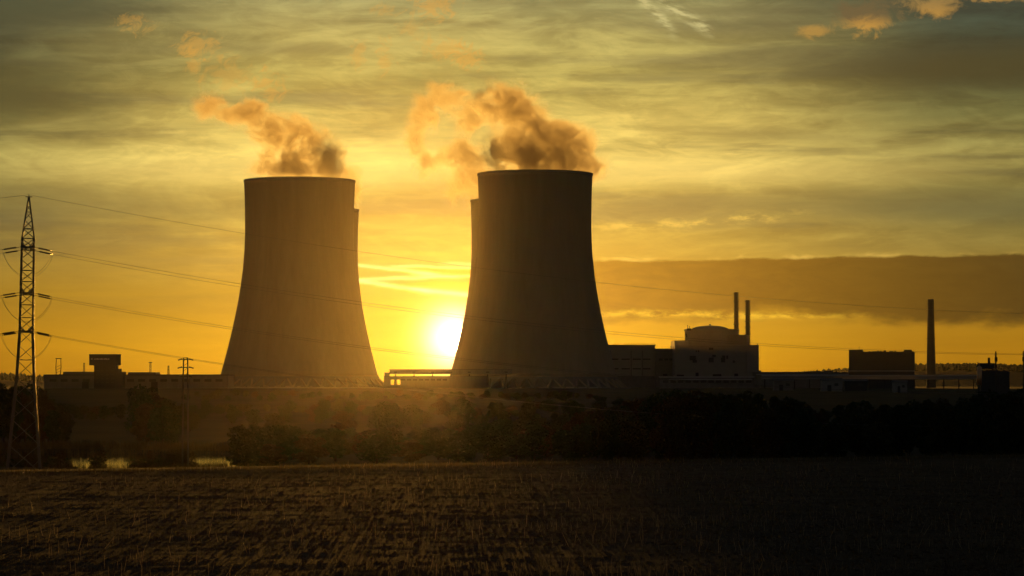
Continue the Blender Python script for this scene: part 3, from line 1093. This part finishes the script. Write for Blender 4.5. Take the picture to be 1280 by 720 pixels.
# far lattice masts seen over the left hall
for (px, top, w, D, lab, portal) in [(73, 448.2, 6.5, 2700, 'tiny portal shaped mast far behind the left end of the hall', True),
                                     (105, 453.5, 2.0, 2700, 'tiny thin mast just left of the dark office block', False),
                                     (188, 452.2, 4.5, 2700, 'tiny mast with a short crossarm right of the office block', False),
                                     (210.5, 457, 1.6, 2700, 'tiny thin mast next to the slim double pole', False)]:
    gx0 = X(px, D); g = gz(gx0, D)
    ms = thing('distant_mast', lab, 'pylon', (gx0, D, g), 0, 'tiny masts far behind the left hall')
    H = lz(top); W_ = w * D / F / 2
    body = MB()
    if portal:
        for s in (-1, 1):
            body.bar((s * W_ * .55, 0, -1), (s * W_, 0, H * .72), .7).bar((s * W_, 0, H * .72), (s * W_ * .8, 0, H), .6)
        for q in np.linspace(.3, .7, 5):
            body.bar((-W_ * .8, 0, H * q), (W_ * .8, 0, H * (q + .07)), .35)
        MB().bar((-W_ * 1.15, 0, H), (W_ * 1.15, 0, H), .8).build('crossarm', M_rust, ms)
    else:
        for s in (-1, 1):
            body.bar((s * 1.0, 0, -1), (s * .5, 0, H), .5)
        for q in np.linspace(.05, .95, 14):
            body.bar((-.8, 0, H * q), (.8, 0, H * (q + .05)), .3)
        MB().bar((-W_, 0, H * .97), (W_, 0, H * .97), .7).build('crossarm', M_rust, ms)
        MB().bar((-W_ * .7, 0, H * .83), (W_ * .7, 0, H * .83), .5).build('crossarm', M_rust, ms)
    body.build('lattice', M_rust, ms)


# ------------------------------------------------------------------ lattice pylon
PD = 405.0
pyl_base = at(29.5, 590, PD)
PZ = pyl_base.z
PH = at(36, 246, PD).z - PZ


def zp(py):
    return Zy(py, PD) - PZ


KP = PD / F


def half_w(z):
    pts = [(zp(592), 25 * KP), (zp(482), 14.2 * KP), (zp(413), 10.3 * KP), (zp(299), 9.4 * KP), (zp(246), .9 * KP)]
    for (za, wa), (zb, wb) in zip(pts, pts[1:]):
        if z <= zb:
            return wa + (wb - wa) * (z - za) / (zb - za)
    return pts[-1][1]


PROT = R(9)
pyl = thing('lattice_pylon', 'tall steel lattice pylon with three levels of insulators at the left edge', 'pylon', (pyl_base.x, PD, PZ), PROT)
pyl.rotation_euler = (0, R(.75), PROT)
levels = [zp(592), zp(556), zp(524), zp(497), zp(472), zp(450), zp(431), zp(413), zp(397), zp(381), zp(366), zp(352), zp(338), zp(324), zp(310), zp(298),
          zp(286), zp(275), zp(265), zp(256), zp(246)]
fac = 1 / (math.cos(PROT) + math.sin(PROT))
def corner(sx, sy, z):
    w = half_w(z) * fac
    return Vector((sx * w, sy * w, z))
for sx, sy in ((-1, -1), (1, -1), (1, 1), (-1, 1)):
    mb = MB()
    for za, zb in zip(levels, levels[1:]):
        t = .34 if za < zp(414) else (.26 if za < zp(300) else .16)
        p, q = corner(sx, sy, za), corner(sx, sy, zb)
        # angle iron: two thin flanges
        for (ox, oy) in ((t / 2, 0), (0, t / 2)):
            d = Vector((-sx * ox, -sy * oy, 0))
            mb.bar(p + d, q + d, t if ox else .045, .045 if ox else t)
    mb.build('leg', M_steel, pyl)
for fi, (a, b) in enumerate((((-1, -1), (1, -1)), ((1, -1), (1, 1)), ((1, 1), (-1, 1)), ((-1, 1), (-1, -1)))):
    mb = MB()
    for i, (za, zb) in enumerate(zip(levels, levels[1:])):
        t = .17 if za < zp(414) else (.14 if za < zp(300) else .10)
        A, B, C_, D_ = corner(*a, za), corner(*b, za), corner(*a, zb), corner(*b, zb)
        mb.bar(A, D_, t, .06).bar(B, C_, t, .06)
        if i in (4, 7, 8, 10, 11, 13, 14, 15, 17):
            mb.bar(C_, D_, t, .08)
        if i < 4:
            m1, m2 = (A + B) / 2, (C_ + D_) / 2
            mid = (A + B + C_ + D_) / 4
            mb.bar((A + mid) / 2, (A * .5 + C_ * .5), .07, .05).bar((B + mid) / 2, (B * .5 + D_ * .5), .07, .05)
    mb.build('bracing', M_steel, pyl)
MB().bar((-.5, 0, PH), (.5, 0, PH), .12).bar((0, 0, PH - .3), (0, 0, PH + .35), .1).build('peak', M_steel, pyl)
for k in range(4):
    sx, sy = ((-1, -1), (1, -1), (1, 1), (-1, 1))[k]
    c = corner(sx, sy, zp(592))
    MB().box(c.x - .45, c.x + .45, c.y - .45, c.y + .45, zp(592) - 1.2, zp(592) + .25).build('footing', M_conc2, pyl)

ARM = 5.2
INV = (Matrix.Translation(pyl.location) @ pyl.rotation_euler.to_matrix().to_4x4()).inverted()
WORLD = INV.inverted()
LV = [311.5, 368.0, 415.5]
right_dir = Vector((1, .12, -.22)).normalized()
left_dir = Vector((-1, -.02, -.16)).normalized()
ends = {}
for li, py in enumerate(LV):
    z = zp(py)
    w = half_w(z) * fac
    for s in (-1, 1):
        tip = Vector((0, s * ARM, z + .1))
        mb = MB()
        for sx in (-1, 1):
            mb.bar((sx * w, s * w, z), tip + Vector((sx * .25, 0, 0)), .14).bar((sx * w, s * w, z + 1.15), tip + Vector((sx * .25, 0, 0)), .12)
            for q in (.25, .5, .75):
                a = Vector((sx * w, s * w, z)).lerp(tip, q); b = Vector((sx * w, s * w, z + 1.15)).lerp(tip, q - .12)
                mb.bar(a, b, .08)
        for q in (.2, .45, .7):
            mb.bar(Vector((-w, s * w, z)).lerp(tip, q), Vector((w, s * w, z)).lerp(tip, q + .15), .08)
        mb.bar(tip + Vector((-.85, 0, 0)), tip + Vector((.85, 0, 0)), .2, .16)
        arm = mb.build('crossarm', M_steel, pyl)
        for nm, dv in (('r', right_dir), ('l', left_dir)):
            d = INV.to_3x3() @ dv
            st = tip + Vector((.85 if nm == 'r' else -.85, 0, 0))
            a = st + d * .75
            e = a + d * 1.75
            mb = MB().tube([st, a], .035, 6)
            pts, rr = [], []
            for k in range(29):
                q = k / 28
                pts.append(a.lerp(e, q)); rr.append(.15 if k % 2 else .075)
            mb.tube(pts, rr, 10).tube([e, e + d * .3], .04, 6)
            mb.build('insulator', M_insul, arm)
            ends[(li, s, nm)] = e + d * .3
        a, b = ends[(li, s, 'r')], ends[(li, s, 'l')]
        pts = []
        for k in range(25):
            q = k / 24
            p = a.lerp(b, q)
            p.z -= 3.6 * (4 * q * (1 - q)) ** .75
            p.y -= s * 1.1 * 4 * q * (1 - q)
            pts.append(p)
        MB().tube(pts, .02, 5).build('jumper_cable', M_wire, arm)


def span(A, B, sag, rad, name, label, n=60):
    pts = []
    for k in range(n + 1):
        t = (k / n) ** 1.0
        p = A.lerp(B, t)
        p.z -= sag * 4 * t * (1 - t)
        pts.append(p)
    o = MB().tube(pts, rad, 5).build(name, M_wire)
    return tag(o, label, 'power line', 'wires of the lattice pylon')


top_pt = WORLD @ Vector((0, 0, PH + .3))
B0 = at(2000, 374, 500)
span(top_pt, B0, 9.0, .018, 'earth_wire', 'topmost single wire running right from the peak of the lattice pylon')
span(top_pt, top_pt + Vector((-270, -10, -4)), 7, .022, 'earth_wire', 'topmost single wire running left from the peak of the lattice pylon')
lv_name = ['upper', 'middle', 'lowest']
A10 = WORLD @ ends[(0, -1, 'r')]
B1 = at(2000, 400, 500)
for li in range(3):
    for s in (-1, 1):
        A = WORLD @ ends[(li, s, 'r')]
        which = 'near' if s < 0 else 'far'
        span(A, B1 + (A - A10), 10.0, .02, 'conductor', 'wire running right from the %s arm on the %s level of the lattice pylon' % (which, lv_name[li]))
        A = WORLD @ ends[(li, s, 'l')]
        span(A, A + Vector((-270, -8, 2)), 9.0, .02, 'conductor', 'short wire running left from the %s arm on the %s level of the lattice pylon' % (which, lv_name[li]))

# ------------------------------------------------------------------ slim double pole
D = 425.0
pb_ = at(231.5, 586, D)
pole = thing('double_pole', 'slim double pole with three short crossarms standing by the pond', 'utility pole', (pb_.x, D, pb_.z), R(8))
def zq(py): return Zy(py, D) - pb_.z
K = D / F
for s in (-1, 1):
    MB().tube([(s * 3.6 * K, 0, -.6), (s * 2.6 * K, 0, zq(447.5))], [.15, .11], 10).build('post', M_wood if s < 0 else M_steel, pole)
mb = MB()
for z in np.arange(zq(470), zq(448), .75):
    mb.bar((-2.8 * K, 0, z), (2.8 * K, 0, z + .5), .06)
mb.build('bracing', M_rust, pole)
MB().box(-3.1 * K, 3.1 * K, -.16, .16, zq(447.5) + .003, zq(446.8)).build('cap', M_rust, pole)
for i, (py, hw) in enumerate(((449.3, 9.5), (459.3, 10.0), (470.5, 8.0))):
    arm = MB().bar((-3.2 * K, 0, zq(py)), (3.2 * K, 0, zq(py)), .16).bar((-hw * K, 0, zq(py + .9)), (-3.2 * K, 0, zq(py)), .09).bar(
        (3.2 * K, 0, zq(py)), (hw * K, 0, zq(py + .9)), .09).build('crossarm', M_rust, pole)
    for s in (-1, 1):
        a, e = Vector((s * 4.2 * K, 0, zq(py + .1) + .1)), Vector((s * hw * K, 0, zq(py + 1.0)))
        MB().tube([a.lerp(e, k / 12) for k in range(13)], [.13 if k % 2 else .06 for k in range(13)], 8).build('insulator', M_insul, arm)
# right hand poles
for (px, top, lab) in [(1245, 440.8, 'dark concrete pole standing just right of the small pump house'), (1279.5, 440.5, 'dark pole cut by the right edge of the view')]:
    D = 600.0
    x = X(px, D); g = gz(x, D)
    pp = thing('utility_pole', lab, 'utility pole', (x, D, g), 0, 'poles at the right edge')
    zt = lz(top) if False else Zy(top, D) - g
    MB().tube([(0, 0, -.6), (0, 0, zt)], [.24, .17], 12).build('shaft', M_wood, pp)
    MB().bar((-.2, -.9, zt - .5), (-.2, .9, zt - .5), .12).build('crossarm', M_rust, pp)
    MB().box(-.3, .3, -.32, -.18, zt - 1.9, zt - 1.0).build('switch_box', M_rust, pp)
    MB().tube([(0, 0, zt), (0, 0, zt + .12), (0, 0, zt + .2), (0, 0, zt + .34)], [.1, .16, .08, .1], 8).build('insulator', M_insul, pp)


# ------------------------------------------------------------------ trees
def leaf_mesh(name, lobes, n, size, m, flat=.35, fill=.55):
    """many separate leaf clump quads scattered in and around the lobes"""
    V = []
    w = np.array([r[0] * r[1] * r[2] for c, r in lobes]) ** .67
    w = w / w.sum()
    cnt = rng.multinomial(n, w)
    for (c, r), k in zip(lobes, cnt):
        d = rng.normal(size=(k, 3)); d /= np.linalg.norm(d, axis=1)[:, None]
        rad = (fill + (1.08 - fill) * rng.random(k) ** .6)[:, None]
        # hollow pockets make the outline uneven
        p = np.array(c) + d * rad * np.array(r)
        V.append(p)
    P = np.concatenate(V)
    gap = lumps(P[:, 0] * 1.0 + P[:, 2] * .8, P[:, 1] + P[:, 2] * .6, .55, 2.0)
    P = P[gap > -.75]
    k = len(P)
    a = rng.normal(size=(k, 3)); a /= np.linalg.norm(a, axis=1)[:, None]
    b = np.cross(a, rng.normal(size=(k, 3))); b /= np.linalg.norm(b, axis=1)[:, None]
    s = (size * (.55 + .9 * rng.random(k)))[:, None]
    q = np.stack([P - a * s, P + b * s * .55, P + a * s, P - b * s * .55], 1).reshape(-1, 3)
    me = bpy.data.meshes.new(name)
    me.from_pydata(q.tolist(), [], np.arange(4 * k).reshape(-1, 4).tolist())
    me.materials.append(m)
    return me


def trunk_mesh(name, H, lobes, r=.2, low=.25):
    mb = MB()
    top = H * .8
    pts = [(0.12 * math.sin(k * 1.3) * k / 6, .1 * math.cos(k) * k / 6, -.4 + (top + .4) * k / 7) for k in range(8)]
    mb.tube(pts, [r * (1.15 - k / 7 * .95) for k in range(8)], 7)
    for (c, rr) in lobes[:9]:
        c = Vector(c)
        z0 = max(H * low, c.z - 1.2 - .5 * math.hypot(c.x, c.y))
        a = Vector((0, 0, min(z0, top * .9)))
        m1 = a.lerp(c, .5) + Vector((0, 0, -.25))
        mb.tube([a, m1, c], [r * .45, r * .28, r * .08], 5)
    me = bpy.data.meshes.new(name)
    me.from_pydata(mb.v, [], mb.f)
    me.polygons.foreach_set('use_smooth', [True] * len(me.polygons))
    me.materials.append(M_bark)
    return me


TREE = []
specs = [('round', 5, M_leafA), ('round', 8, M_leafB), ('tall', 3, M_leafA), ('round', 11, M_leafC), ('tall', 13, M_leafB), ('wide', 17, M_leafA)]
for kind, sd, lm in specs:
    r_ = random.Random(sd)
    lobes = []
    nl = 12
    for i in range(nl):
        t = (i + .5) / nl
        z = 1.5 + 8.0 * t
        env = math.sin(math.pi * (0.12 + .83 * t)) ** .8
        spread = {'round': 3.0, 'tall': 1.7, 'wide': 4.2}[kind] * env
        a = r_.uniform(0, 6.28)
        rad = spread * r_.uniform(.25, .75)
        s = {'round': 1.75, 'tall': 1.25, 'wide': 1.9}[kind] * r_.uniform(.7, 1.15) * (.65 + .45 * env)
        lobes.append(((rad * math.cos(a), rad * math.sin(a), z), (s, s, s * r_.uniform(.65, .95))))
    TREE.append((leaf_mesh('crown', lobes, 3000, .30, lm), trunk_mesh('trunk', 10, lobes)))


def plant_tree(x, y, z, H, var, label, group, name='tree', cat='tree', fat=1.0):
    t = thing(name, label, cat, (x, y, z), random.uniform(0, 6.28), group)
    s = H / 10.2
    t.scale = (s * fat, s * fat, s)
    for nm, me in zip(('crown', 'trunk'), TREE[var]):
        o = bpy.data.objects.new(nm, me)
        COL.objects.link(o)
        o.parent = t
    return t


# height of the tree belt against the photograph: px -> top py
prof_x = [-60, 0, 30, 50, 62, 90, 110, 128, 150, 160, 172, 185, 200, 212, 225, 260, 300, 380, 470, 560, 660, 760, 815, 835, 860, 900, 940, 970, 1000, 1015, 1030, 1060, 1100, 1150, 1200, 1250, 1300, 1360]
prof_y = [474, 478, 480, 485, 497, 504, 506, 506, 504, 492, 483, 480, 484, 496, 510, 520, 528, 532, 534, 532, 522, 508, 496, 488, 486, 490, 488, 491, 498, 512, 508, 498, 502, 500, 494, 487, 483, 480]
belts = [
    (560, 640, -50, 56, 16, 'dark bushy tree in the tall clump at the left edge behind the pylon', 'tree clump at the left edge'),
    (850, 960, 58, 156, 13, 'low dark tree beyond the pond, between the pylon and the tall round trees', 'low trees beyond the pond'),
    (555, 640, 58, 84, 5, 'dark tree behind the bushes right of the pylon leg', 'trees right of the pylon'),
    (555, 640, 172, 218, 8, 'tall round dark tree beyond the pond, left of the slim double pole', 'trees left of the double pole'),
    (860, 1000, 214, 300, 10, 'low dark tree beyond the pond, right of the slim double pole', 'trees right of the double pole'),
    (440, 640, 300, 470, 26, 'low scrubby tree in the dim wood below the left cooling tower', 'wood below the left tower'),
    (440, 640, 470, 770, 40, 'low scrubby tree in the dim wood below the sun and right tower', 'wood below the right tower'),
    (430, 640, 760, 1010, 44, 'dense dark tree in the wood below the reactor building', 'wood below the reactor building'),
    (430, 640, 1005, 1340, 52, 'dense dark tree in the wood at the right edge', 'wood at the right'),
    (1150, 1300, 230, 760, 52, 'far low tree in the row at the foot of the cooling towers', 'trees at the foot of the towers'),
    (700, 1000, 225, 790, 56, 'mid distance tree on the dark slope below the two cooling towers', 'trees on the slope below the towers'),
    (700, 900, 172, 222, 7, 'mid distance tree on the dark slope below the left hall', 'trees on the slope below the left hall'),
    (860, 1050, 600, 1320, 22, 'far dark tree in the second row below the pipe bridge', 'second row of trees'),
]
for (d0, d1, xa, xb, n, lab, grp) in belts:
    for i in range(n):
        p = xa + (xb - xa) * (i + .5 + random.uniform(-.35, .35)) / n
        D = random.uniform(d0, d1)
        py = float(np.interp(p, prof_x, prof_y)) + random.uniform(-2, 26) * (1 if i % 3 else .1)
        if d1 == 1050:
            py = max(py, 492) + random.uniform(0, 8)
        if d0 == 700:
            py = random.uniform(497, 520)
        if d0 == 1150:
            py = random.uniform(487, 499)
        if d0 == 440 or d0 == 430:
            D = d0 + (d1 - d0) * ((i * .618) % 1) ** 1.3
        x = X(p, D); z = gz(x, D)
        H = Zy(py, D) - z
        if H < 2.2:
            H = 2.2 + random.random()
        plant_tree(x, D, z - .1, H, random.randrange(6), lab, grp, fat=min(2.4, max(1.0, 9.0 / H)) * random.uniform(.85, 1.15))

# bushes, young trees and reeds round the pond
def bush_mesh(sd, H, W_, n, size, m):
    r_ = random.Random(sd)
    lobes = []
    for i in range(9):
        a = r_.uniform(0, 6.28)
        lobes.append(((W_ * .6 * math.cos(a) * r_.random(), W_ * .6 * math.sin(a) * r_.random(), H * r_.uniform(.3, .85)), (W_ * .35, W_ * .35, H * .2)))
    mb = MB()
    for (c, rr) in lobes:
        mb.tube([(c[0] * .1, c[1] * .1, -.2), (c[0] * .5, c[1] * .5, c[2] * .55), c], [.045, .03, .012], 5)
    me = bpy.data.meshes.new('stem')
    me.from_pydata(mb.v, [], mb.f)
    me.materials.append(M_bark)
    return (leaf_mesh('foliage', lobes, n, size, m, fill=.2), me)


BUSH = [bush_mesh(2, 2.4, 1.5, 210, .17, M_leafA), bush_mesh(5, 2.2, 1.7, 190, .17, M_leafB), bush_mesh(9, 2.6, 1.3, 220, .16, M_leafC)]
bl = 'leafy bush on the near pond bank, '
spots = [(6, 'at the left edge'), (22, 'left of the pylon leg'), (38, 'left of the pylon leg'), (61, 'right of the pylon leg'), (71, 'right of the pylon leg'), (81, 'right of the pylon leg'),
         (90, 'at the left end of the open water'), (121, 'between the two open patches of water'), (128, 'between the two open patches of water'), (167, 'left of the double pole'),
         (176, 'left of the double pole'), (187, 'left of the double pole'), (198, 'left of the double pole'), (209, 'left of the double pole')]
for i, (p, where) in enumerate(spots):
    D = random.uniform(424, 436)
    x = X(p, D); z = gz(x, D)
    top = 568 + random.uniform(-2, 5)
    H = Zy(top, D) - z
    t = thing('bush', bl + where, 'bush', (x, D, z), random.uniform(0, 6), 'bushes on the near bank of the pond')
    s = H / 2.4
    t.scale = (s, s, s)
    for nm, me in zip(('foliage', 'stem'), BUSH[i % 3]):
        o = bpy.data.objects.new(nm, me)
        COL.objects.link(o)
        o.parent = t
# dense bushes closing the water at the sides
for p, where in [(216, 'beside the foot of the slim double pole'), (224, 'beside the foot of the slim double pole'), (236, 'beside the foot of the slim double pole'), (125, 'between the two open patches of water')]:
    D = 437
    x = X(p, D); z = gz(x, D)
    t = plant_tree(x, D, z, Zy(566, D) - z + .4, 3, 'small dense shrub ' + where, 'dense shrubs by the pond', 'shrub', 'shrub', fat=1.1)


def blades(name, P, h, w, m, lean=.35, kind='stuff'):
    k = len(P)
    az = rng.random(k) * 6.283
    d = np.stack([np.cos(az), np.sin(az), np.zeros(k)], 1)
    la = rng.random(k) * 6.283
    ln = np.stack([np.cos(la), np.sin(la), np.zeros(k)], 1) * (np.abs(rng.normal(size=k)) * lean * h)[:, None]
    up = np.zeros((k, 3)); up[:, 2] = h
    q = np.stack([P - d * w[:, None], P + d * w[:, None], P + ln + up * (1 - .2 * lean) + d * w[:, None] * .4, P + ln + up * (1 - .2 * lean) - d * w[:, None] * .4], 1)
    me = bpy.data.meshes.new(name)
    me.from_pydata(q.reshape(-1, 3).tolist(), [], np.arange(4 * k).reshape(-1, 4).tolist())
    me.materials.append(m)
    o = bpy.data.objects.new(name, me)
    COL.objects.link(o)
    return tag(o, kind=kind)


# reeds: two banks, thin on the open patches
def reed_points(n, x0, x1, D0, D1):
    p = rng.uniform(x0, x1, n); D = rng.uniform(D0, D1, n)
    x = (p - 640) / F * D
    return np.stack([x, D, ground_z(x, D)], 1)


P1 = np.concatenate([reed_points(1500, 60, 285, 418, 427), reed_points(700, 90, 168, 425, 434), reed_points(900, 236, 285, 424, 434)])
blades('reeds', P1, rng.uniform(.5, 1.3, len(P1)), np.full(len(P1), .02), M_reed, .12)
P2 = reed_points(5200, -20, 300, 526, 545)
blades('reeds', P2, rng.uniform(.5, 1.7, len(P2)), np.full(len(P2), .04), M_reed, .12)

# ------------------------------------------------------------------ stubble and weeds of the foreground field
def stubble(n, y0, y1, half):
    y = y0 + (y1 - y0) * rng.random(n) ** 1.25
    x = rng.uniform(-1, 1, n) * (half * y)
    keep = y < field_edge(x) - 1
    x, y = x[keep], y[keep]
    dens = 2.0 * vnoise(x * .5, y, 1.7) + 2.4 * vnoise(x * .6, y, 5.0)
    keep = rng.random(len(x)) < np.clip(.62 + .32 * dens, .12, 1)
    x, y = x[keep], y[keep]
    return np.stack([x, y, field_z(x, y)], 1)


P = stubble(150000, 74, 240, .27)
blades('stubble', P, rng.uniform(.07, .24, len(P)), np.full(len(P), .010), M_straw, .55)
P = stubble(15000, 74, 235, .27)
P = P[rng.random(len(P)) < np.clip(.2 + 1.3 * vnoise(P[:, 0], P[:, 1], 5.0), .03, 1)]
blades('weeds', P, rng.uniform(.22, .60, len(P)), np.full(len(P), .012), M_stalk, .3)
P = stubble(26000, 74, 200, .27)
blades('straw_litter', P, rng.uniform(.03, .07, len(P)), rng.uniform(.05, .16, len(P)), M_straw, 1.2)
# grassy verge along the far edge of the field
x = rng.uniform(-75, 75, 26000)
y = field_edge(x) - np.abs(rng.normal(size=len(x))) * 5 + 1
P = np.stack([x, y, field_z(x, y)], 1)
blades('verge_grass', P, rng.uniform(.2, .55, len(P)), np.full(len(P), .012), M_reed, .35)

# ------------------------------------------------------------------ far wood on the ridges
lob = []
V = []
for i in range(2600):
    x = random.choice([random.uniform(560, 1250), random.uniform(-1250, -600), random.uniform(420, 900)])
    y = random.uniform(4350, 4640)
    h = random.uniform(5, 11)
    V.append((x, y, gz(x, y), h))
mb = MB()
for x, y, z, h in V:
    w = h * random.uniform(.22, .42)
    prof = [(w * .5, z + h * .1), (w, z + h * .35), (w * .75, z + h * .7), (.05, z + h)]
    mb.lathe([(r_ * random.uniform(.8, 1.2), zz) for r_, zz in prof], 6, (x, y, 0))
fw = mb.build('far_wood', mat('far_wood', (.03, .04, .018), .9, var=.3, scale=.02))
tag(fw, kind='stuff')
